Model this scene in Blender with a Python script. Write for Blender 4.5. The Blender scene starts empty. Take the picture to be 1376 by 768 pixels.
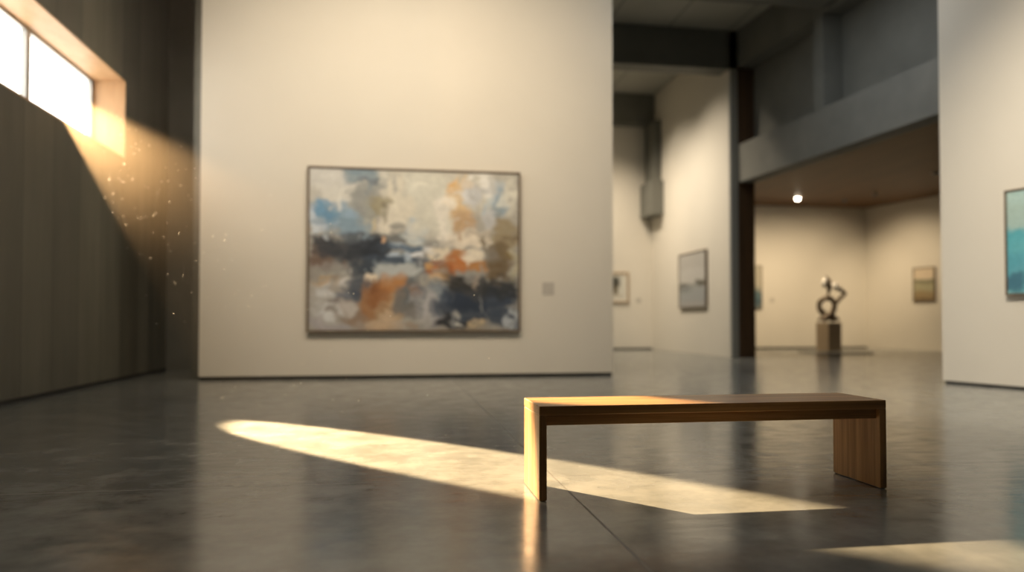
import bpy, bmesh, math, random
import numpy as np
from mathutils import Vector, Matrix

random.seed(7)
C = bpy.context.scene.collection
sc = bpy.context.scene
R = math.radians

# ------------------------------------------------------------------ colour helpers
def s2l(c):
    c = c / 255.0
    return c / 12.92 if c <= 0.04045 else ((c + 0.055) / 1.055) ** 2.4
def rgb(r, g, b): return (s2l(r), s2l(g), s2l(b), 1.0)

# ------------------------------------------------------------------ mesh helpers
def add_box(bm, x0, x1, y0, y1, z0, z1):
    v = [bm.verts.new(p) for p in ((x0,y0,z0),(x1,y0,z0),(x1,y1,z0),(x0,y1,z0),
                                   (x0,y0,z1),(x1,y0,z1),(x1,y1,z1),(x0,y1,z1))]
    for f in ((0,3,2,1),(4,5,6,7),(0,1,5,4),(1,2,6,5),(2,3,7,6),(3,0,4,7)):
        bm.faces.new([v[i] for i in f])
def add_prism(bm, poly, z0, z1):
    """poly: counter-clockwise plan outline"""
    a = [bm.verts.new((x, y, z0)) for x, y in poly]
    b = [bm.verts.new((x, y, z1)) for x, y in poly]
    n = len(poly)
    bm.faces.new(list(reversed(a))); bm.faces.new(b)
    for i in range(n):
        j = (i + 1) % n
        bm.faces.new((a[i], a[j], b[j], b[i]))
def add_lathe(bm, prof, seg=28, cx=0, cy=0):
    rings = []
    for r, z in prof:
        rings.append([bm.verts.new((cx + r*math.cos(2*math.pi*k/seg), cy + r*math.sin(2*math.pi*k/seg), z)) for k in range(seg)])
    for a, b in zip(rings[:-1], rings[1:]):
        for k in range(seg):
            bm.faces.new((a[k], a[(k+1) % seg], b[(k+1) % seg], b[k]))
    bm.faces.new(list(reversed(rings[0]))); bm.faces.new(rings[-1])
def catmull(pts, n=8):
    out = []
    P = [pts[0]] + list(pts) + [pts[-1]]
    for i in range(1, len(P) - 2):
        p0, p1, p2, p3 = [np.array(P[i+k], float) for k in (-1, 0, 1, 2)]
        for t in np.linspace(0, 1, n, endpoint=False):
            out.append(0.5*((2*p1) + (-p0+p2)*t + (2*p0-5*p1+4*p2-p3)*t*t + (-p0+3*p1-3*p2+p3)*t**3))
    out.append(np.array(pts[-1], float))
    return out
def add_tube(bm, pts, seg=14, flat=1.0):
    """pts: (x,y,z,r) with radii; smooth swept tube"""
    q = catmull(pts, 8)
    rings = []
    for i, p in enumerate(q):
        a = q[max(i-1, 0)][:3]; b = q[min(i+1, len(q)-1)][:3]
        t = Vector(b - a).normalized()
        n = Vector((0, 1, 0)); n = (n - t*n.dot(t)).normalized()
        m = t.cross(n)
        rings.append([bm.verts.new(Vector(p[:3]) + (n*flat*math.cos(2*math.pi*k/seg) + m*math.sin(2*math.pi*k/seg))*p[3]) for k in range(seg)])
    for a, b in zip(rings[:-1], rings[1:]):
        for k in range(seg):
            bm.faces.new((a[k], a[(k+1) % seg], b[(k+1) % seg], b[k]))
    bm.faces.new(list(reversed(rings[0]))); bm.faces.new(rings[-1])
def obj(name, bm, mat, parent=None, bevel=0.0, smooth=False, loc=None, rotz=0.0):
    bmesh.ops.recalc_face_normals(bm, faces=bm.faces)
    me = bpy.data.meshes.new(name); bm.to_mesh(me); bm.free()
    o = bpy.data.objects.new(name, me); C.objects.link(o)
    if mat: me.materials.append(mat)
    if smooth:
        for p in me.polygons: p.use_smooth = True
    if bevel:
        m = o.modifiers.new('bevel', 'BEVEL'); m.width = bevel; m.segments = 2; m.limit_method = 'ANGLE'
    if parent: o.parent = parent
    if loc: o.location = loc
    o.rotation_euler.z = rotz
    return o
def box(name, x0, x1, y0, y1, z0, z1, mat, parent=None, bevel=0.0):
    bm = bmesh.new(); add_box(bm, x0, x1, y0, y1, z0, z1)
    return obj(name, bm, mat, parent, bevel)
def struct(o, label=None, cat=None):
    o['kind'] = 'structure'
    if label: o['label'] = label
    if cat: o['category'] = cat
    return o
def tag(o, label, cat, group=None, kind=None):
    o['label'] = label; o['category'] = cat
    if group: o['group'] = group
    if kind: o['kind'] = kind
    return o
def thing(name, label, cat, loc=(0,0,0), rotz=0.0, group=None):
    o = bpy.data.objects.new(name, None); C.objects.link(o)
    o.location = loc; o.rotation_euler = (0, 0, rotz)
    o.empty_display_size = 0.1
    return tag(o, label, cat, group)

# ------------------------------------------------------------------ materials
def mat(name):
    m = bpy.data.materials.new(name); m.use_nodes = True
    nt = m.node_tree
    return m, nt, nt.nodes['Principled BSDF']
def N(nt, t, **kw):
    n = nt.nodes.new(t)
    for k, v in kw.items(): setattr(n, k, v)
    return n
def noise(nt, vec, scale, detail=4, rough=0.55):
    n = N(nt, 'ShaderNodeTexNoise'); n.inputs['Scale'].default_value = scale
    n.inputs['Detail'].default_value = detail; n.inputs['Roughness'].default_value = rough
    nt.links.new(vec, n.inputs['Vector']); return n.outputs['Fac']
def ramp(nt, fac, stops):
    r = N(nt, 'ShaderNodeValToRGB')
    e = r.color_ramp.elements
    while len(e) < len(stops): e.new(0.5)
    for el, (p, c) in zip(e, stops): el.position = p; el.color = c
    nt.links.new(fac, r.inputs['Fac']); return r.outputs['Color']
def mapping(nt, scale=(1,1,1), out='Object', rot=(0,0,0)):
    tc = N(nt, 'ShaderNodeTexCoord'); mp = N(nt, 'ShaderNodeMapping')
    mp.inputs['Scale'].default_value = scale; mp.inputs['Rotation'].default_value = rot
    nt.links.new(tc.outputs[out], mp.inputs['Vector']); return mp.outputs['Vector']
def mixc(nt, fac, a, b, mode='MIX'):
    m = N(nt, 'ShaderNodeMix'); m.data_type = 'RGBA'; m.blend_type = mode
    if hasattr(fac, 'node'): nt.links.new(fac, m.inputs[0])
    else: m.inputs[0].default_value = fac
    for v, i in ((a, 6), (b, 7)):
        if hasattr(v, 'node'): nt.links.new(v, m.inputs[i])
        else: m.inputs[i].default_value = v
    return m.outputs[2]
def math_(nt, op, a, b=None, c=None):
    m = N(nt, 'ShaderNodeMath', operation=op)
    for i, v in enumerate((a, b, c)):
        if v is None: continue
        if hasattr(v, 'node'): nt.links.new(v, m.inputs[i])
        else: m.inputs[i].default_value = v
    return m.outputs[0]
def bump(nt, bsdf, h, strength, dist=0.01):
    b = N(nt, 'ShaderNodeBump'); b.inputs['Strength'].default_value = strength
    b.inputs['Distance'].default_value = dist
    nt.links.new(h, b.inputs['Height']); nt.links.new(b.outputs['Normal'], bsdf.inputs['Normal'])
def line_mask(nt, comp, period, offset, half):
    """1 on a thin line repeated every period along one coordinate"""
    a = math_(nt, 'SUBTRACT', comp, offset)
    a = math_(nt, 'DIVIDE', a, period)
    a = math_(nt, 'ADD', a, 0.5)
    f = math_(nt, 'FLOORED_MODULO', a, 1.0)
    d = math_(nt, 'ABSOLUTE', math_(nt, 'SUBTRACT', f, 0.5))
    return math_(nt, 'LESS_THAN', d, half / period)

def plaster(name, col, var=0.04):
    m, nt, b = mat(name)
    v = mapping(nt)
    n1 = noise(nt, v, 0.9, 5)
    dark = tuple(c*(1-var) for c in col[:3]) + (1,)
    nt.links.new(ramp(nt, n1, [(0.3, dark), (0.7, col)]), b.inputs['Base Color'])
    b.inputs['Roughness'].default_value = 0.75
    bump(nt, b, noise(nt, v, 60, 3), 0.12, 0.004)
    return m
def concrete(name, c0, c1, streak=(3.0, 3.0, 0.35), board=None, rough=0.7):
    m, nt, b = mat(name)
    v = mapping(nt, streak)
    n1 = noise(nt, v, 1.2, 8, 0.62)
    col = ramp(nt, n1, [(0.3, c0), (0.7, c1)])
    v2 = mapping(nt)
    n2 = noise(nt, v2, 0.5, 4)
    col = mixc(nt, 0.35, col, ramp(nt, n2, [(0.35, c0), (0.65, c1)]))
    h = noise(nt, v, 9, 6)
    if board:
        axis, per, off = board
        tc = N(nt, 'ShaderNodeTexCoord'); sp = N(nt, 'ShaderNodeSeparateXYZ')
        nt.links.new(tc.outputs['Object'], sp.inputs[0])
        comp = sp.outputs[axis]
        # one tone per board
        idx = math_(nt, 'FLOOR', math_(nt, 'DIVIDE', math_(nt, 'SUBTRACT', comp, off), per))
        wn = N(nt, 'ShaderNodeTexWhiteNoise', noise_dimensions='1D'); nt.links.new(idx, wn.inputs['W'])
        tone = math_(nt, 'MULTIPLY_ADD', wn.outputs['Value'], 0.35, 0.80)
        cmb = N(nt, 'ShaderNodeCombineColor')
        for i in range(3): nt.links.new(tone, cmb.inputs[i])
        col = mixc(nt, 1.0, col, cmb.outputs[0], 'MULTIPLY')
        ln = line_mask(nt, comp, per, off, 0.008)
        col = mixc(nt, math_(nt, 'MULTIPLY', ln, 0.6), col, (c0[0]*0.35, c0[1]*0.35, c0[2]*0.35, 1))
        h = math_(nt, 'SUBTRACT', h, math_(nt, 'MULTIPLY', ln, 2.0))
    nt.links.new(col, b.inputs['Base Color'])
    b.inputs['Roughness'].default_value = rough
    bump(nt, b, h, 0.25, 0.006)
    return m
def wood(name, c0, c1, c2, scale, rough=0.45, fine=1.0):
    """scale stretches the grain: small value along the grain"""
    m, nt, b = mat(name)
    v = mapping(nt, scale)
    n1 = noise(nt, v, 1.0, 8, 0.6)
    n2 = noise(nt, v, 6.0, 6, 0.65)
    col = ramp(nt, n1, [(0.34, c0), (0.5, c1), (0.66, c2)])
    col = mixc(nt, 0.3*fine, col, ramp(nt, n2, [(0.35, c0), (0.65, c2)]))
    nt.links.new(col, b.inputs['Base Color'])
    b.inputs['Roughness'].default_value = rough
    bump(nt, b, n2, 0.12, 0.002)
    return m
def plain(name, col, rough=0.5, metal=0.0):
    m, nt, b = mat(name)
    v = mapping(nt)
    n1 = noise(nt, v, 14, 3)
    nt.links.new(ramp(nt, n1, [(0.2, tuple(c*0.88 for c in col[:3]) + (1,)), (0.8, col)]), b.inputs['Base Color'])
    b.inputs['Roughness'].default_value = rough; b.inputs['Metallic'].default_value = metal
    return m

WALL = (0.76, 0.725, 0.65, 1)
M = {}
M['wall'] = plaster('warm_white_plaster', WALL)
M['wall_end'] = plaster('shaded_plaster', (0.30, 0.29, 0.25, 1))  # white plaster with the end face's shade put into the colour
M['left'] = concrete('board_formed_concrete', (0.118, 0.110, 0.080, 1), (0.185, 0.172, 0.130, 1), board=(1, 0.725, 8.65))
M['concrete'] = concrete('cast_concrete', (0.145, 0.146, 0.132, 1), (0.215, 0.212, 0.19, 1), (1.2, 1.2, 1.2))
M['concrete_dark'] = concrete('dark_cast_concrete', (0.13, 0.132, 0.118, 1), (0.19, 0.192, 0.172, 1), (1.2, 1.2, 1.2))
M['gap'] = plain('shadow_gap_black', (0.02, 0.018, 0.015, 1), 0.8)
M['soffit'] = wood('soffit_boards', (0.085, 0.037, 0.009, 1), (0.12, 0.054, 0.014, 1), (0.15, 0.07, 0.02, 1), (6, 0.5, 1), 0.55)
M['pillar'] = wood('dark_pillar_wood', (0.045, 0.022, 0.008, 1), (0.07, 0.035, 0.012, 1), (0.10, 0.05, 0.018, 1), (9, 9, 0.6), 0.5)
M['reveal'] = wood('pale_reveal_wood', (0.46, 0.27, 0.13, 1), (0.54, 0.33, 0.165, 1), (0.60, 0.38, 0.20, 1), (8, 3, 0.8), 0.5)
M['alu'] = plain('grey_window_metal', (0.42, 0.43, 0.42, 1), 0.4, 0.3)
c0, c1, c2 = (0.20, 0.095, 0.028, 1), (0.37, 0.195, 0.068, 1), (0.54, 0.31, 0.125, 1)
M['bench_x'] = wood('walnut_lengthwise', c0, c1, c2, (0.7, 24, 24), 0.36)
M['bench_z'] = wood('walnut_upright', c0, c1, c2, (24, 24, 0.7), 0.36)
M['frame'] = wood('dark_frame_wood', (0.12, 0.09, 0.06, 1), (0.17, 0.125, 0.085, 1), (0.21, 0.16, 0.11, 1), (10, 10, 10), 0.5)
M['frame_pale'] = wood('pale_frame_wood', (0.34, 0.25, 0.16, 1), (0.42, 0.32, 0.21, 1), (0.48, 0.38, 0.26, 1), (10, 10, 10), 0.5)
M['card'] = plain('label_card', (0.56, 0.53, 0.48, 1), 0.6)
M['ink'] = plain('label_ink', (0.30, 0.28, 0.25, 1), 0.7)
M['bronze'] = plain('polished_bronze', (0.15, 0.115, 0.08, 1), 0.32, 0.35)
M['highlight'] = plain('pale_highlight', (0.92, 0.90, 0.86, 1), 0.35, 0.25)  # near-white colour painting the highlights on the head and shoulder
M['pedestal'] = plain('brown_steel', (0.40, 0.32, 0.23, 1), 0.35, 0.15)
M['plinth'] = concrete('shadow_slab_grey', (0.24, 0.24, 0.22, 1), (0.32, 0.32, 0.29, 1), (1, 1, 1), rough=0.3)  # for the slab that replaces a shadow on the floor
M['lamp_ring'] = plain('lamp_trim_grey', (0.30, 0.30, 0.29, 1), 0.45)
M['lamp_off'] = plain('lamp_lens_grey', (0.22, 0.23, 0.24, 1), 0.35)
m, nt, b = mat('lit_lamp_lens'); b.inputs['Base Color'].default_value = (1, .9, .75, 1)
b.inputs['Emission Color'].default_value = (1.0, 0.86, 0.66, 1); b.inputs['Emission Strength'].default_value = 30.0
M['lamp_on'] = m
m, nt, b = mat('floating_dust'); b.inputs['Base Color'].default_value = (0.95, 0.92, 0.85, 1); b.inputs['Roughness'].default_value = 0.7
v = mapping(nt); nt.links.new(ramp(nt, noise(nt, v, 40), [(0, (.85,.82,.75,1)), (1, (1,.97,.9,1))]), b.inputs['Base Color'])
M['dust'] = m

# clear window glass: mostly see-through with a weak mirror
m = bpy.data.materials.new('clear_glass'); m.use_nodes = True; nt = m.node_tree
nt.nodes.remove(nt.nodes['Principled BSDF'])
tr = N(nt, 'ShaderNodeBsdfTransparent'); gl = N(nt, 'ShaderNodeBsdfGlossy'); gl.inputs['Roughness'].default_value = 0.02
mx = N(nt, 'ShaderNodeMixShader'); mx.inputs[0].default_value = 0.06
nt.links.new(tr.outputs[0], mx.inputs[1]); nt.links.new(gl.outputs[0], mx.inputs[2])
nt.links.new(mx.outputs[0], nt.nodes['Material Output'].inputs['Surface'])
M['glass'] = m

# polished concrete floor
m, nt, b = mat('polished_concrete_floor')
v = mapping(nt, (1, 1, 1))
tc = N(nt, 'ShaderNodeTexCoord'); sp = N(nt, 'ShaderNodeSeparateXYZ'); nt.links.new(tc.outputs['Object'], sp.inputs[0])
n1 = noise(nt, v, 0.7, 8, 0.62); n2 = noise(nt, v, 3.5, 8, 0.65)
vs = mapping(nt, (2.2, 6.0, 1)); n3 = noise(nt, vs, 2.0, 7, 0.6)
col = ramp(nt, n1, [(0.32, (0.125, 0.132, 0.128, 1)), (0.68, (0.23, 0.238, 0.228, 1))])
col = mixc(nt, 0.4, col, ramp(nt, n2, [(0.38, (0.102, 0.109, 0.105, 1)), (0.62, (0.26, 0.268, 0.255, 1))]))
vo = N(nt, 'ShaderNodeTexVoronoi'); vo.inputs['Scale'].default_value = 3.2; nt.links.new(mapping(nt, (1, 2.0, 1)), vo.inputs['Vector'])
pit = math_(nt, 'LESS_THAN', vo.outputs['Distance'], 0.03)
pit = math_(nt, 'MULTIPLY', pit, math_(nt, 'GREATER_THAN', noise(nt, v, 1.1), 0.52))
col = mixc(nt, math_(nt, 'MULTIPLY', pit, 0.55), col, (0.03, 0.028, 0.025, 1))
jl = math_(nt, 'MAXIMUM', line_mask(nt, sp.outputs[0], 4.6, 0.86, 0.0045), line_mask(nt, sp.outputs[1], 4.6, 4.0, 0.0045))
col = mixc(nt, math_(nt, 'MULTIPLY', jl, 0.75), col, (0.025, 0.024, 0.022, 1))
nt.links.new(col, b.inputs['Base Color'])
ro = N(nt, 'ShaderNodeMapRange'); nt.links.new(math_(nt, 'MULTIPLY_ADD', n3, 0.6, math_(nt, 'MULTIPLY', n2, 0.4)), ro.inputs[0])
ro.inputs[1].default_value = 0.36; ro.inputs[2].default_value = 0.64; ro.inputs[3].default_value = 0.10; ro.inputs[4].default_value = 0.25
nt.links.new(math_(nt, 'ADD', ro.outputs[0], math_(nt, 'MULTIPLY', jl, 0.4)), b.inputs['Roughness'])
hh = math_(nt, 'SUBTRACT', n3, math_(nt, 'MULTIPLY', math_(nt, 'MAXIMUM', jl, pit), 1.2))
b.inputs['Specular IOR Level'].default_value = 0.75
bump(nt, b, hh, 0.13, 0.01)
M['floor'] = m

# ceiling panels with joints
m, nt, b = mat('ceiling_panels')
tc = N(nt, 'ShaderNodeTexCoord'); sp = N(nt, 'ShaderNodeSeparateXYZ'); nt.links.new(tc.outputs['Object'], sp.inputs[0])
jl = math_(nt, 'MAXIMUM', line_mask(nt, sp.outputs[0], 1.5, 6.45, 0.02), line_mask(nt, sp.outputs[1], 3.6, 15.2, 0.02))
v = mapping(nt)
col = ramp(nt, noise(nt, v, 0.8, 5), [(0.3, (0.36, 0.36, 0.32, 1)), (0.7, (0.43, 0.43, 0.39, 1))])
col = mixc(nt, math_(nt, 'MULTIPLY', jl, 0.7), col, (0.10, 0.10, 0.09, 1))
nt.links.new(col, b.inputs['Base Color']); b.inputs['Roughness'].default_value = 0.8
bump(nt, b, math_(nt, 'SUBTRACT', noise(nt, v, 30), jl), 0.15, 0.01)
M['ceiling'] = m

# ================================================================== THE SETTING
H = 7.9
struct(box('floor', -4.62, 18.5, -5.0, 22.6, -0.2, 0.0, M['floor']), 'polished grey concrete floor with fine saw-cut joints', 'floor')
struct(box('ceiling', -4.62, 18.5, -5.0, 22.6, H, H + 0.2, M['ceiling']), 'grey panelled gallery ceiling with dark joints', 'ceiling')

# left wall with its deep ribbon window
WX, WO, WY0, WY1, WZ0, WZ1 = -3.93, -4.425, 1.80, 11.66, 3.24, 4.40
bm = bmesh.new()
add_box(bm, WO, WX, -5.0, 13.75, 0, WZ0); add_box(bm, WO, WX, -5.0, 13.75, WZ1, H)
add_box(bm, WO, WX, -5.0, WY0, WZ0, WZ1); add_box(bm, WO, WX, WY1, 13.75, WZ0, WZ1)
struct(obj('wall_left', bm, M['left']), 'dark board-marked concrete wall with a high ribbon window', 'wall')
struct(box('baseboard_left', WX, WX + 0.012, -5.0, 13.75, 0, 0.045, M['gap']))
# reveal lining
t = 0.02
bm = bmesh.new()
add_box(bm, -4.40, WX + 0.004, WY0, WY1, WZ1 - t, WZ1)
add_box(bm, -4.40, WX + 0.004, WY0, WY1, WZ0, WZ0 + t)
add_box(bm, -4.40, WX + 0.004, WY1 - t, WY1, WZ0 + t, WZ1 - t)
add_box(bm, -4.40, WX + 0.004, WY0, WY0 + t, WZ0 + t, WZ1 - t)
struct(obj('trim_1', bm, M['reveal']), 'pale timber lining of the deep ribbon window reveal', 'trim')
win = bpy.data.objects.new('window_1', None); C.objects.link(win); win.location = (-4.40, WY0, WZ0)
struct(win, 'high ribbon window with grey metal mullions, blown-out white sky behind', 'window')
win_inv = Matrix.Translation(-Vector(win.location))
def wpart(name, boxes, mt):
    bm = bmesh.new()
    for bb in boxes: add_box(bm, *bb)
    bmesh.ops.transform(bm, matrix=win_inv, verts=bm.verts)
    o = obj(name, bm, mt, win); o['kind'] = 'structure'; return o
fx0, fx1 = -4.42, -4.36
a0, a1, h0, h1 = WY0 + t, WY1 - t, WZ0 + t, WZ1 - t
wpart('window_frame', [(fx0, fx1, a0, a1, h0, h0 + .05), (fx0, fx1, a0, a1, h1 - .04, h1),
                       (fx0, fx1, a0, a0 + .06, h0 + .05, h1 - .04), (fx0, fx1, a1 - .075, a1, h0 + .05, h1 - .04)], M['alu'])
mull = [3.80, 5.76, 7.72, 9.68]
for y in mull: wpart('mullion', [(fx0, fx1, y - .05, y + .05, h0 + .05, h1 - .04)], M['alu'])
ys = [a0 + .06] + [q for y in mull for q in (y - .05, y + .05)] + [a1 - .075]
for i in range(0, len(ys), 2): wpart('pane', [(-4.394, -4.386, ys[i], ys[i+1], h0 + .05, h1 - .04)], M['glass'])

# walls behind the camera, dark recess behind the picture wall
struct(box('wall_near', -4.62, 18.7, -5.3, -5.0, 0, H, M['concrete_dark']))
struct(box('wall_recess', -4.45, 2.2, 13.75, 14.05, 0, H, M['concrete_dark']), 'dark recessed wall behind the picture wall', 'wall')
struct(box('trim_2', -2.99, -2.70, 11.76, 12.3, 0, H, M['concrete_dark']), 'dark concrete fin at the end of the picture wall', 'trim')
# free-standing picture wall, raised on a recessed plinth
struct(box('wall_center', -2.82, 3.44, 11.45, 11.75, 0.045, 7.2, M['wall'], bevel=0.006), 'tall freestanding white picture wall', 'wall')
struct(box('baseboard_center', -2.80, 3.42, 11.48, 11.73, 0.0, 0.045, M['gap']))

# near right wall, slightly splayed
def wline(p, q, thick):
    p, q = Vector(p), Vector(q); d = (q - p).normalized(); n = Vector((-d.y, d.x))
    return [tuple(p), tuple(q), tuple(q + n*thick), tuple(p + n*thick)]
RW0, RW1 = Vector((7.545, 9.32)), Vector((9.55, 0.0))
def prism(name, poly, z0, z1, mt, bevel=0.0, parent=None):
    bm = bmesh.new(); add_prism(bm, poly, z0, z1); return obj(name, bm, mt, parent, bevel)
rwd = (RW1 - RW0).normalized(); RWF = RW0 + rwd * 14.6
struct(prism('wall_right', wline(RW0, RWF, 0.35), 0.035, H, M['wall']), 'white wall at the near right with a teal painting', 'wall')
p = wline(RW0 + Vector((0.03, -0.02)), RWF, 0.3)
struct(prism('baseboard_right', p, 0.0, 0.035, M['gap']))

# far galleries
struct(box('wall_far', 2.2, 18.7, 22.3, 22.6, 0, H, M['wall']), 'white wall closing the far galleries', 'wall')
struct(box('wall_recess_side', 2.2, 2.4, 14.05, 22.3, 0, H, M['wall']))
RG0, RG1 = Vector((15.30, 22.3)), Vector((15.95, 19.6))
rgd = (RG1 - RG0).normalized()
struct(prism('wall_far_right', wline(RG0, RG0 + rgd*11.0, 0.3), 0, 4.6, M['wall']), 'white side wall of the low far gallery', 'wall')
p = RG0 + rgd*11.0
struct(prism('wall_gallery_end', wline((10.6, p.y - .6), (p.x + .3, p.y), 0.25), 0, 4.6, M['wall']))
struct(box('wall_outer', 18.5, 18.7, -5.3, 22.6, 0, H + .2, M['concrete_dark']))
struct(box('wall_divider', 7.95, 8.16, 16.8, 22.3, 0, H, M['wall'], bevel=0.004), 'white dividing wall between the far galleries', 'wall')
struct(box('trim_3', 8.0, 8.165, 16.79, 16.80, 0, 6.95, M['wall_end']))  # thin sheet, painted grey for the shade on the divider's end
struct(box('trim_4', 8.165, 8.60, 16.8, 17.15, 0, 6.98, M['pillar'], bevel=0.005), 'dark brown timber pillar at the divider end', 'pillar')
struct(box('trim_5', 2.4, 15.3, 22.285, 22.30, 0, 0.05, M['gap']))

# concrete frame: fascia, upper panel, column, roof beams
def fx(y, off=0.0): return 8.17 + (16.8 - y)*0.0776 + off
def strip(name, y0, y1, o0, o1, z0, z1, mt, bevel=0.0):
    return struct(prism(name, [(fx(y0, o0), y0), (fx(y0, o1), y0), (fx(y1, o1), y1), (fx(y1, o0), y1)], z0, z1, mt, bevel))
o = strip('trim_6', 3.0, 16.79, 0.0, 0.40, 4.2, 5.12, M['concrete'], 0.01); o['label'] = 'pale concrete fascia beam above the low gallery'; o['category'] = 'beam'
strip('wall_upper', 3.0, 16.79, 0.42, 0.62, 5.12, H, M['concrete_dark'])
strip('trim_7', 13.57, 13.88, 0.0, 0.42, 5.12, 7.0, M['concrete_dark'], 0.008)
strip('trim_8', 3.0, 16.79, 0.0, 0.42, 7.0, H, M['concrete_dark'], 0.008)
struct(box('trim_9', 2.4, 8.17, 16.8, 17.3, 6.95, H, M['concrete_dark'], bevel=0.008))
struct(box('trim_10', -3.93, 8.35, 13.05, 13.52, 7.06, H, M['concrete_dark'], bevel=0.008))
struct(box('trim_11', 2.4, 7.95, 21.95, 22.3, 6.96, H, M['concrete_dark'], bevel=0.008))
bm = bmesh.new(); add_box(bm, 7.58, 7.95, 21.2, 22.28, 4.08, 5.1); add_box(bm, 7.74, 7.95, 21.4, 22.28, 5.1, 6.96)
struct(obj('trim_12', bm, M['concrete_dark']))
bm = bmesh.new(); add_prism(bm, [(fx(8.0, .40), 8.0), (18.4, 8.0), (18.4, 22.3), (8.16, 22.3), (8.16, 17.2), (fx(16.79, .40), 16.79)], 4.6, 4.78)
struct(obj('ceiling_gallery', bm, M['soffit']), 'dark timber board ceiling of the low gallery', 'ceiling')

# ================================================================== BENCH
bx0, bx1, by0, by1, bz = 0.673, 2.464, 3.44, 3.85, 0.447
bench = thing('bench', 'long low walnut bench with slab legs on the polished floor', 'bench', ((bx0+bx1)/2, (by0+by1)/2, 0))
L2, D2, TH, LT = (bx1-bx0)/2, (by1-by0)/2, 0.044, 0.037
box('seat', -L2, L2, -D2, D2, bz - TH, bz, M['bench_x'], bench, 0.004)
box('apron', -L2 + LT, L2 - LT, -D2 + 0.028, -D2 + 0.13, bz - 0.095, bz - TH, M['bench_x'], bench, 0.002)
for s in (-1, 1):
    x0 = -L2 if s < 0 else L2 - LT
    box('leg', x0, x0 + LT, -D2, D2, 0.004, bz - TH, M['bench_z'], bench, 0.004)
    box('foot_pad', x0 + .006, x0 + LT - .006, -D2 + .01, D2 - .01, 0.0, 0.004, M['gap'], bench)

# ================================================================== PAINTINGS
wl = np.array([s2l(222), s2l(205), s2l(175)])
def alb(c): return np.array([s2l(q) for q in c]) / wl * np.array([0.78, 0.75, 0.69])
def vnoise(u, v, f, seed):
    rs = np.random.RandomState(seed); g = rs.rand(64, 64)
    x, y = u*f, v*f
    i, j = np.floor(x).astype(int), np.floor(y).astype(int)
    fx_, fy_ = x - i, y - j
    fx_, fy_ = fx_*fx_*(3-2*fx_), fy_*fy_*(3-2*fy_)
    G = lambda a, b: g[a % 64, b % 64]
    return (G(i, j)*(1-fx_) + G(i+1, j)*fx_)*(1-fy_) + (G(i, j+1)*(1-fx_) + G(i+1, j+1)*fx_)*fy_
def paint(U, V, base, strokes, asp, warp=0.03, seed=1, detail=0):
    """U,V: 0..1 across / down; strokes (cx, cy, hw, hh, colour[, alpha[, softness]]) in the same units"""
    wu = U + warp*(vnoise(U*asp, V, 5, seed) - .5) + warp*.7*(vnoise(U*asp, V, 14, seed+1) - .5) + warp*.35*(vnoise(U*asp*.5, V*2, 40, seed+5) - .5)
    wv = V + warp*(vnoise(U*asp, V, 6, seed+2) - .5) + warp*.7*(vnoise(U*asp, V, 16, seed+3) - .5) + warp*.35*(vnoise(U*asp, V, 40, seed+6) - .5)
    col = np.ones(U.shape + (3,))*alb(base)
    streak = 0.6*vnoise(U*asp, V*.22, 45, seed+30) + 0.4*vnoise(U*asp*.25, V, 45, seed+31)
    for k, s in enumerate(strokes):
        cx, cy, hw, hh, c = s[:5]; al = s[5] if len(s) > 5 else 0.96; so = s[6] if len(s) > 6 else 0.65
        du, dv = np.abs(wu - cx)/hw, np.abs(wv - cy)/hh
        d = (du**3.2 + dv**3.2)**(1/3.2) + 0.35*(streak - .5)
        a = np.clip((1 + so*.5 - d)/so, 0, 1); a = a*a*(3-2*a)
        a = a*al*(0.86 + 0.22*vnoise(U*asp*1.0, V*4, 18, seed+20+k % 9)).clip(0, 1)
        col = col*(1-a[..., None]) + alb(c)*a[..., None]
    rs = np.random.RandomState(seed + 70)
    for k in range(detail):
        cx, cy = rs.rand(2); q = rs.rand(6)
        sx = int(np.clip(cx + (q[0]-.5)*.10, 0, 1)*(U.shape[1]-1)); sy = int(np.clip(cy + (q[1]-.5)*.10, 0, 1)*(U.shape[0]-1))
        c_ = col[sy, sx]*(0.8 + 0.4*q[2])
        hw, hh = (0.008 + 0.03*q[3]**2), (0.008 + 0.05*q[4]**2)
        if q[5] < 0.4: hw, hh = hh, hw*.6
        d = ((np.abs(wu - cx)/hw)**3 + (np.abs(wv - cy)/hh)**3)**(1/3) + 0.4*(streak - .5)
        a = np.clip((1.3 - d)/.6, 0, 1)[..., None]*0.7
        col = col*(1-a) + c_*a
    col = np.where(col < .3, .3*(col/.3)**1.18, col)
    g_ = col.mean(axis=2, keepdims=True); col = (col*0.86 + g_*0.14)*np.array([1.03, 1.0, 0.92])
    return np.clip(col*(0.94 + 0.12*vnoise(U*asp*3, V*3, 22, seed+9))[..., None], 0.005, 0.95)

m, nt, b = mat('painted_canvas')
at = N(nt, 'ShaderNodeAttribute'); at.attribute_name = 'paint'
v = mapping(nt, (3, 3, 9)); nn = noise(nt, v, 8, 6)
nt.links.new(mixc(nt, 0.22, at.outputs['Color'], ramp(nt, nn, [(0.3, (.7,.7,.7,1)), (0.7, (1.25,1.25,1.25,1))]), 'MULTIPLY'), b.inputs['Base Color'])
b.inputs['Roughness'].default_value = 0.55; bump(nt, b, nn, 0.2, 0.004)
M['canvas'] = m

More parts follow.
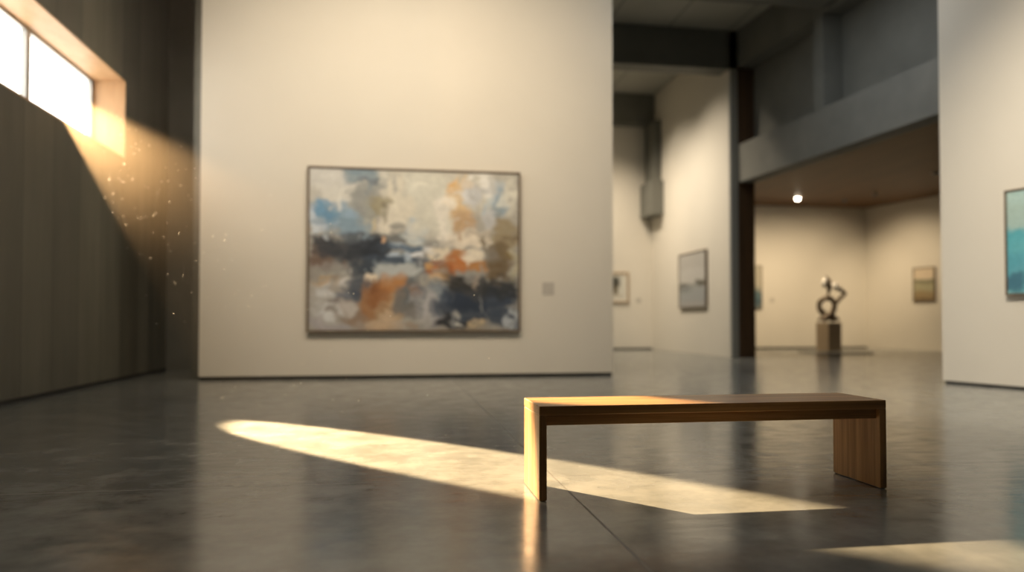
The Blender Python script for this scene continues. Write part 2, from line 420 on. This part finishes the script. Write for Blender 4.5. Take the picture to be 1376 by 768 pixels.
def painting(name, label, x0, x1, z0, z1, origin, ang, base, strokes, nx, nz, frame_m, fw=0.03, depth=0.06, mat_w=0.0, warp=0.03, seed=1, cat='painting', detail=0):
    """built in its own frame: local x runs along the wall, local y points out of the wall's back (0 = wall face), z up"""
    w, h = x1 - x0, z1 - z0
    ox, oy = origin
    ca, sa = math.cos(ang), math.sin(ang)
    root = thing(name, label, cat, (ox + ca*x0, oy + sa*x0, z0), ang, 'pictures on the gallery walls')
    bm = bmesh.new()
    add_box(bm, 0, w, -depth, 0, 0, fw); add_box(bm, 0, w, -depth, 0, h-fw, h)
    add_box(bm, 0, fw, -depth, 0, fw, h-fw); add_box(bm, w-fw, w, -depth, 0, fw, h-fw)
    obj('frame', bm, frame_m, root, 0.003)
    if mat_w:
        bm = bmesh.new(); g = fw; e = fw + mat_w
        add_box(bm, g, w-g, -depth*.62, -.012, g, e); add_box(bm, g, w-g, -depth*.62, -.012, h-e, h-g)
        add_box(bm, g, e, -depth*.62, -.012, e, h-e); add_box(bm, w-e, w-g, -depth*.62, -.012, e, h-e)
        obj('mat_board', bm, M['wall'], root)
    g = fw + mat_w + (0.006 if not mat_w else 0)
    cw, ch = w - 2*g, h - 2*g
    U, V = np.meshgrid(np.linspace(0, 1, nx), np.linspace(0, 1, nz))
    col = paint(U, V, base, strokes, cw/ch, warp, seed, detail)
    yf = -depth*0.8 if not mat_w else -depth*.5
    verts = [(g + u*cw, yf, g + (1-v_)*ch) for u, v_ in zip(U.ravel(), V.ravel())]
    faces = [(j*nx+i, (j+1)*nx+i, (j+1)*nx+i+1, j*nx+i+1) for j in range(nz-1) for i in range(nx-1)]
    n0 = len(verts)
    verts += [(g, -.005, g+ch), (g+cw, -.005, g+ch), (g+cw, -.005, g), (g, -.005, g)]   # stretcher back
    tl, tr_, br, bl = 0, nx-1, nz*nx-1, (nz-1)*nx
    faces.append((n0, n0+1, n0+2, n0+3))
    faces.append(tuple([n0+1, n0] + list(range(0, nx))))
    faces.append(tuple([n0+3, n0+2] + [(nz-1)*nx + i for i in range(nx-1, -1, -1)]))
    faces.append(tuple([n0, n0+3] + [j*nx for j in range(nz-1, -1, -1)]))
    faces.append(tuple([n0+2, n0+1] + [j*nx + nx-1 for j in range(nz)]))
    me = bpy.data.meshes.new('canvas'); me.from_pydata(verts, [], faces); me.update()
    ca_ = me.color_attributes.new('paint', 'FLOAT_COLOR', 'POINT')
    buf = np.ones((len(verts), 4), np.float32); buf[:n0, :3] = col.reshape(-1, 3); buf[n0:, :3] = 0.5
    ca_.data.foreach_set('color', buf.ravel())
    me.materials.append(M['canvas'])
    o = bpy.data.objects.new('canvas', me); C.objects.link(o); o.parent = root
    return root

def Z(cx, cy, hw, hh, c, *r): return ((cx-72)/870, (cy-50)/670, hw/870, hh/670, c) + r
big = [Z(*q) for q in [
 (500,130,420,100,(205,194,170),.8), (500,640,430,110,(150,140,125),.8), (480,420,430,90,(120,118,112),.6),
 (140,85,75,55,(200,192,176)), (265,82,62,36,(118,134,140)), (335,104,95,20,(108,112,110)), (200,152,110,40,(206,197,178)),
 (165,245,85,62,(128,152,165)), (130,222,45,28,(92,134,160)), (235,275,55,50,(122,142,152)), (85,265,18,60,(190,196,196)),
 (285,190,50,75,(142,140,130)), (360,200,55,36,(150,136,102)), (378,206,28,14,(112,102,78)), (292,268,24,34,(218,192,130)),
 (480,170,110,105,(214,200,172)), (545,110,80,60,(205,196,172)), (400,278,72,36,(216,202,176)), (510,290,36,62,(160,173,176)),
 (565,200,50,120,(205,196,172)), (625,260,32,95,(228,214,190)), (690,180,48,105,(216,178,122)), (668,104,42,22,(222,170,100)),
 (710,262,52,42,(194,154,110)), (745,150,30,50,(192,187,178)), (800,95,22,52,(226,216,198)), (858,155,40,75,(152,166,170)),
 (862,150,22,38,(124,146,156)), (915,150,24,95,(202,192,168)), (832,255,30,60,(192,187,178)), (740,335,100,32,(222,202,172)),
 (890,320,52,70,(152,132,98)), (862,385,50,38,(120,100,70)), (908,412,24,24,(150,126,66)),
 (135,362,50,46,(46,53,60)), (260,392,115,55,(42,50,58)), (342,405,50,92,(40,48,56)), (245,330,60,24,(84,90,92)), (290,470,80,26,(62,70,76)),
 (432,340,40,24,(112,110,102)), (370,345,11,13,(218,168,122)), (108,430,42,48,(112,88,72)), (108,395,36,18,(96,84,76)),
 (460,382,80,14,(92,108,118)), (430,432,95,24,(68,82,92)), (495,408,34,12,(230,225,216)), (410,411,26,7,(172,182,187)),
 (525,450,45,38,(105,106,106)), (430,478,60,32,(178,178,168)), (600,395,52,28,(222,202,168)),
 (690,430,58,36,(192,112,42)), (620,472,62,22,(166,90,30)), (770,446,42,26,(186,122,56)), (562,456,28,20,(196,142,78)), (612,508,42,18,(202,158,108)),
 (760,400,46,22,(230,210,178)), (690,385,36,16,(205,140,70)), (850,460,40,50,(112,90,58)), (930,450,16,80,(182,168,134)),
 (720,530,85,40,(44,42,39)), (870,560,76,62,(38,44,50)), (760,585,125,40,(54,58,62)), (700,635,105,58,(62,72,82)), (862,650,80,62,(64,74,84)),
 (735,615,80,30,(50,60,72)), (600,575,45,38,(122,127,127)), (555,640,52,72,(178,170,162)), (520,590,26,50,(110,110,108)),
 (665,695,85,20,(40,42,46)), (672,695,34,8,(218,208,188)), (762,696,28,17,(205,174,128)), (925,682,16,34,(192,192,187)), (797,560,4,95,(142,138,128),.7),
 (150,518,60,19,(188,148,98)), (228,518,38,18,(212,202,187)), (90,490,22,32,(152,142,127)), (150,605,44,78,(198,193,182)), (88,610,18,72,(172,162,147)),
 (238,590,44,52,(108,110,112)), (292,545,48,50,(78,84,90)), (260,655,66,48,(152,126,102)), (330,612,46,72,(166,116,70)), (372,568,44,48,(136,86,42)),
 (345,506,28,16,(228,204,170)), (422,548,48,28,(178,116,58)), (400,645,36,76,(194,160,120)), (452,605,44,56,(118,112,102)), (485,556,34,56,(104,106,102)),
 (480,692,58,30,(172,163,148)), (150,702,72,16,(168,158,152)), (300,700,60,18,(160,140,120))]]
painting('painting', 'huge blue, rust and cream abstract canvas on the picture wall', -1.29, 1.93, 0.695, 3.175,
         (0, 11.45), 0.0, (170, 160, 142), big, 260, 200, M['frame'], 0.028, 0.08, 0.0, 0.05, 3, detail=420)

# teal painting on the near right wall (local x runs towards the camera)
angR = math.atan2(rwd.y, rwd.x)
teal = [(.25,.12,.5,.16,(168,190,172)), (.7,.2,.5,.2,(160,182,172)), (.1,.25,.3,.14,(158,178,160)), (.12,.53,.22,.13,(48,150,156)),
        (.5,.62,.5,.2,(90,168,168)), (.1,.8,.3,.16,(70,150,158)), (.6,.86,.5,.18,(96,160,164)), (.9,.45,.3,.16,(130,180,175)), (.04,.9,.12,.08,(60,110,120))]
d0 = 0.95
painting('painting', 'sea-green and teal painting on the wall at the near right', d0, d0 + 1.75, 1.18, 2.52, tuple(RW0), angR,
         (120, 172, 168), teal, 90, 70, M['frame'], 0.022, 0.06, 0, 0.06, 11)
# grey landscape on the dividing wall: its face looks towards -x, so local x runs towards the camera
landscape = [(.5,.25,.7,.35,(176,166,150)), (.5,.42,.6,.14,(186,176,160)), (.15,.60,.22,.05,(92,86,68)), (.85,.58,.22,.06,(86,78,56)), (.5,.60,.2,.035,(140,134,120)),
             (.5,.82,.7,.2,(150,148,140)), (.2,.68,.3,.05,(130,128,118)), (.5,.95,.6,.06,(160,152,140))]
painting('painting', 'misty grey lake landscape on the white dividing wall', 2.40, 4.22, 1.23, 2.73, (7.95, 22.3), -math.pi/2,
         (165, 158, 145), landscape, 60, 50, M['frame'], 0.03, 0.07, 0, 0.05, 21)
# framed ink figure in the far left gallery
ink = [(.5,.5,.6,.6,(205,195,172),1), (.45,.30,.26,.26,(52,50,36)), (.52,.62,.14,.24,(112,98,72)), (.5,.85,.4,.06,(190,176,150))]
painting('picture', 'small framed dark figure print beside the picture wall edge', 6.32, 7.20, 1.44, 2.40, (0, 22.3), 0.0,
         (200, 190, 168), ink, 40, 40, M['frame_pale'], 0.06, 0.05, 0.06, 0.06, 31)
# picture half hidden by the timber pillar
shore = [(.5,.25,.7,.4,(176,162,134)), (.5,.60,.7,.12,(140,136,116)), (.6,.80,.6,.18,(58,84,88)), (.85,.7,.2,.1,(84,104,102)), (.4,.95,.6,.06,(90,100,96))]
painting('painting', 'pale and dark teal canvas half hidden behind the timber pillar', 10.55, 11.62, 1.27, 2.66, (0, 22.3), 0.0,
         (165, 152, 126), shore, 40, 50, M['frame'], 0.02, 0.06, 0, 0.05, 41)
# small seascape on the low gallery's side wall
angG = math.atan2(rgd.y, rgd.x)
sea = [(.5,.16,.7,.2,(212,186,150)), (.5,.40,.7,.06,(128,122,92)), (.7,.46,.4,.04,(104,104,78)), (.5,.60,.7,.14,(158,146,108)), (.5,.84,.7,.14,(146,122,82)), (.6,.97,.6,.05,(112,88,54))]
painting('painting', 'small seascape in a brown frame on the low gallery side wall', 1.78, 2.52, 1.46, 2.50, tuple(RG0), angG,
         (170, 152, 118), sea, 40, 40, M['frame'], 0.03, 0.06, 0, 0.05, 51)

# wall labels
def wall_label(label, x, z, w, h, y):
    root = thing('wall_label', label, 'label', (x, y, z), 0.0, 'caption cards on the white walls')
    box('card', -w/2, w/2, -0.006, 0, -h/2, h/2, M['card'], root)
    return root
wall_label('pale caption card beside the huge abstract painting', 2.385, 1.37, 0.19, 0.20, 11.45)
wall_label('tiny caption card near the small framed figure print', 7.52, 1.52, 0.15, 0.14, 22.3)
wall_label('tiny caption card right of the canvas behind the pillar', 11.98, 1.55, 0.14, 0.14, 22.3)

# ================================================================== SCULPTURE
SX, SY = 12.10, 19.35
sh_slab = box('shadow_slab', SX - .74, SX + .62, SY - 1.1, SY + .35, 0, 0.04, M['plinth'], None, 0.008)  # added slab, its shape stands in for a shadow on the floor
tag(sh_slab, 'low grey slab standing in for the shadow under the pedestal in the far gallery', 'shadow_slab')
ped = box('pedestal', -0.235, 0.235, -0.235, 0.235, 0, 0.80, M['pedestal'], None, 0.006)
ped.location = (SX, SY, 0.04); ped.rotation_euler.z = R(12)
tag(ped, 'brown metal pedestal carrying the looped sculpture', 'pedestal')
scu = thing('sculpture', 'abstract looped bronze figure with painted silver top on a pedestal', 'sculpture', (SX, SY, 0.895), -R(25))
k = 0.00347
def S(px, py, r, y=0.0): return ((px-240)*k, y, (482-py)*k, r*k*1.22)
bm = bmesh.new()
add_tube(bm, [S(296,482,24,.03), S(294,476,24,.03), S(275,462,24,.03), S(240,450,24,.02), S(195,415,20,0), S(172,380,17,0), S(175,335,17,0), S(205,305,17,-.01), S(236,297,19,-.02),
              S(270,315,17,-.02), S(285,355,17,-.02), S(275,400,19,-.03), S(245,440,23,-.04), S(205,464,24,-.03), S(188,476,24,-.03), S(186,482,24,-.03)])
bm.verts.ensure_lookup_table(); zmin = min(v_.co.z for v_ in bm.verts)
obj('loop', bm, M['bronze'], scu, smooth=True)
scu.location.z = 0.8403 - zmin
bm = bmesh.new()
add_tube(bm, [S(283,360,12,-.02), S(300,335,14,-.02), S(330,298,14,-.01), S(368,264,9,0), S(345,244,14,0), S(320,225,16,0), S(280,200,10,0), S(262,205,9,0), S(245,236,10,0)])
obj('arm', bm, M['bronze'], scu, smooth=True)
bm = bmesh.new()
add_tube(bm, [S(236,300,9,-.02), S(240,262,8,-.01), S(246,230,15,0), S(248,195,20,.01), S(240,155,16,.01), S(222,122,8,.01)])
obj('torso', bm, M['bronze'], scu, smooth=True)
bm = bmesh.new()
add_tube(bm, [S(216,212,5,-.03), S(208,192,17,-.04), S(210,165,18,-.04), S(220,130,6,-.03)])
obj('head', bm, M['highlight'], scu, smooth=True)['label'] = 'painted silver oval head'
bm = bmesh.new()
add_tube(bm, [S(268,182,8,-.03), S(288,200,20,-.04), S(314,220,19,-.04), S(340,240,7,-.03)])
obj('shoulder', bm, M['highlight'], scu, smooth=True)['label'] = 'painted silver shoulder'

# ================================================================== DOWNLIGHTS in the timber ceiling
def downlight(label, x, y, lit):
    root = thing('downlight', label, 'lamp', (x, y, 4.6), 0.0, 'downlights in the timber ceiling')
    bm = bmesh.new(); add_lathe(bm, [(0.10, -0.012), (0.105, -0.006), (0.105, 0.0)])
    obj('trim_ring', bm, M['lamp_ring'], root)
    bm = bmesh.new(); add_lathe(bm, [(0.012, -0.085), (0.036, -0.076), (0.056, -0.056), (0.064, -0.034), (0.065, -0.0125)])
    obj('lens', bm, M['lamp_on'] if lit else M['lamp_off'], root)
downlight('lit round downlight glowing in the timber ceiling', 12.0, 20.75, True)
downlight('unlit round downlight nearest the lit one', 13.65, 20.9, False)
downlight('unlit round downlight in the timber ceiling, above the small seascape', 13.83, 19.7, False)
downlight('unlit round downlight by the edge of the near white wall', 13.4, 16.7, False)

# ================================================================== LIGHT
def aim(o, tgt): o.rotation_euler = (Vector(tgt) - o.location).to_track_quat('-Z', 'Y').to_euler()
def spot(name, loc, tgt, power, size, blend, col, radius=0.08):
    l = bpy.data.lights.new(name, 'SPOT'); l.energy = power; l.spot_size = R(size); l.spot_blend = blend
    l.color = col; l.shadow_soft_size = radius
    o = bpy.data.objects.new(name, l); C.objects.link(o); o.location = loc; aim(o, tgt); return o
WARM = (1.0, 0.80, 0.56)
WARM2 = (1.0, 0.77, 0.49)
SUN = (1.0, 0.69, 0.37)

# spot lamp added outside the ribbon window in place of the sun: a narrow upright blade
SL = Vector((-4.45, 10.24, 3.92))
l = bpy.data.lights.new('sun_stand_in', 'SPOT'); l.energy = 58000; l.color = SUN
l.use_square = True; l.spot_size = R(21.8); l.spot_blend = 0.36; l.shadow_soft_size = 0.025
sb = bpy.data.objects.new('sun_stand_in', l); C.objects.link(sb); sb.location = SL
dh = Vector((0.6435, -0.7654, 0)).normalized(); el = R(30.3)
fwd = dh*math.cos(el) + Vector((0, 0, -math.sin(el)))
right = fwd.cross(Vector((0, 0, 1))).normalized(); up = right.cross(fwd)
rot = Matrix((right, up, -fwd)).transposed()
sb.rotation_euler = rot.to_euler()
sb.scale = (0.312, 1.0, 1.0)

# picture lights on the ceiling tracks
spot('track_light', (-1.6, 6.2, 7.7), (-0.8, 11.45, 3.2), 950, 72, 1.0, WARM)
spot('track_light', (1.6, 6.2, 7.7), (1.1, 11.45, 3.2), 900, 72, 1.0, WARM)
spot('track_light', (3.6, 4.6, 7.7), (8.1, 7.0, 0.6), 2700, 66, 1.0, (1.0, 0.86, 0.67))
spot('track_light', (4.6, 18.0, 7.7), (7.95, 17.6, 0.8), 980, 92, 1.0, (1.0, 0.85, 0.65))
spot('track_light', (4.6, 20.2, 7.7), (7.95, 19.8, 0.8), 980, 92, 1.0, (1.0, 0.85, 0.65))
spot('track_light', (5.8, 18.6, 7.7), (6.6, 22.3, 1.9), 680, 70, 1.0, WARM)
for x in (9.8, 11.6, 13.4):
    spot('gallery_light', (x, 18.6, 4.5), (x, 22.3, 1.0), 370, 92, 1.0, WARM2)
spot('gallery_light', (12.8, 19.6, 4.5), (15.7, 20.6, 1.2), 400, 90, 1.0, WARM2)
spot('gallery_light', (9.6, 19.0, 4.5), (12.1, 19.4, 0.9), 420, 50, 0.9, WARM2)
def area(name, loc, tgt, power, sx, sy, col):
    l = bpy.data.lights.new(name, 'AREA'); l.shape = 'RECTANGLE'; l.size = sx; l.size_y = sy; l.energy = power; l.color = col
    o = bpy.data.objects.new(name, l); C.objects.link(o); o.location = loc; aim(o, tgt); return o
area('fill_light', (5.8, 11.3, 7.0), (5.8, 11.31, 0), 95, 2.4, 2.4, (0.92, 0.97, 1.0))  # added fill, not a lamp of the room; lifts the upper concrete
area('fill_light', (1.0, 7.5, 7.7), (1.0, 7.51, 0), 90, 4.0, 2.0, (1.0, 0.92, 0.80))  # another added fill, brightens the front of the room

# bright hazy sky
w = bpy.data.worlds.new('sky'); sc.world = w; w.use_nodes = True
bg = w.node_tree.nodes['Background']
bg.inputs['Color'].default_value = (1.0, 0.93, 0.83, 1); bg.inputs['Strength'].default_value = 5.5

# ================================================================== HAZE AND DUST
m = bpy.data.materials.new('dusty_air'); m.use_nodes = True; nt = m.node_tree
nt.nodes.remove(nt.nodes['Principled BSDF'])
vs = N(nt, 'ShaderNodeVolumeScatter'); vs.inputs['Color'].default_value = (1.0, 0.80, 0.58, 1)
tc = N(nt, 'ShaderNodeTexCoord'); sp = N(nt, 'ShaderNodeSeparateXYZ'); nt.links.new(tc.outputs['Object'], sp.inputs[0])
mr = N(nt, 'ShaderNodeMapRange', interpolation_type='SMOOTHSTEP'); nt.links.new(sp.outputs[2], mr.inputs[0])
for i_, v_ in ((1, 1.2), (2, 3.2), (3, 0.0004), (4, 0.0098)): mr.inputs[i_].default_value = v_
nt.links.new(math_(nt, 'MULTIPLY', mr.outputs[0], math_(nt, 'ADD', noise(nt, tc.outputs['Object'], 0.9, 2), 0.5)), vs.inputs['Density'])
vs.inputs['Anisotropy'].default_value = 0.6
nt.links.new(vs.outputs[0], nt.nodes['Material Output'].inputs['Volume'])
hz = box('haze', -3.91, 0.4, 5.5, 11.36, 0.02, 5.6, m)
tag(hz, 'thin dusty air glowing in the sunbeam under the ribbon window', 'haze', kind='stuff')

bm = bmesh.new()
for i in range(170):
    t_ = random.uniform(2.4, 8.6); e = R(random.uniform(20.5, 40)); a = R(random.uniform(-2.6, 2.6))
    d = Matrix.Rotation(a, 3, 'Z') @ dh
    p = SL + (d*math.cos(e) + Vector((0, 0, -math.sin(e))))*t_
    if p.z < 0.15 or p.x < -3.7: continue
    bmesh.ops.create_icosphere(bm, subdivisions=1, radius=random.uniform(0.0032, 0.0058)*(1.05 - t_/22), matrix=Matrix.Translation(p))
dm = obj('dust_motes', bm, M['dust'], smooth=True)
tag(dm, 'tiny bright dust motes drifting in the sunbeam', 'dust', kind='stuff')

# ================================================================== CAMERA
cam = bpy.data.cameras.new('camera'); co = bpy.data.objects.new('camera', cam); C.objects.link(co)
cam.sensor_width = 36.0; cam.lens = 36.0*1000/1376
PITCH = 1.3
co.location = (0, 0, 0.84)
co.rotation_euler = (R(90 + PITCH), 0, -R(8.98))
cam.shift_y = (49 - 1000*math.tan(R(PITCH)))/1376
cam.clip_end = 200
cam.dof.use_dof = True; cam.dof.focus_distance = 3.7; cam.dof.aperture_fstop = 0.75
sc.camera = co

sc.view_settings.view_transform = 'Standard'; sc.view_settings.look = 'None'
sc.view_settings.exposure = 0.0; sc.view_settings.gamma = 1.0; sc.view_settings.use_curve_mapping = False
cy = sc.cycles
cy.use_denoising = True
cy.max_bounces = 10; cy.diffuse_bounces = 5; cy.glossy_bounces = 4; cy.transparent_max_bounces = 12; cy.volume_bounces = 0
cy.sample_clamp_indirect = 6.0; cy.caustics_reflective = False; cy.caustics_refractive = False
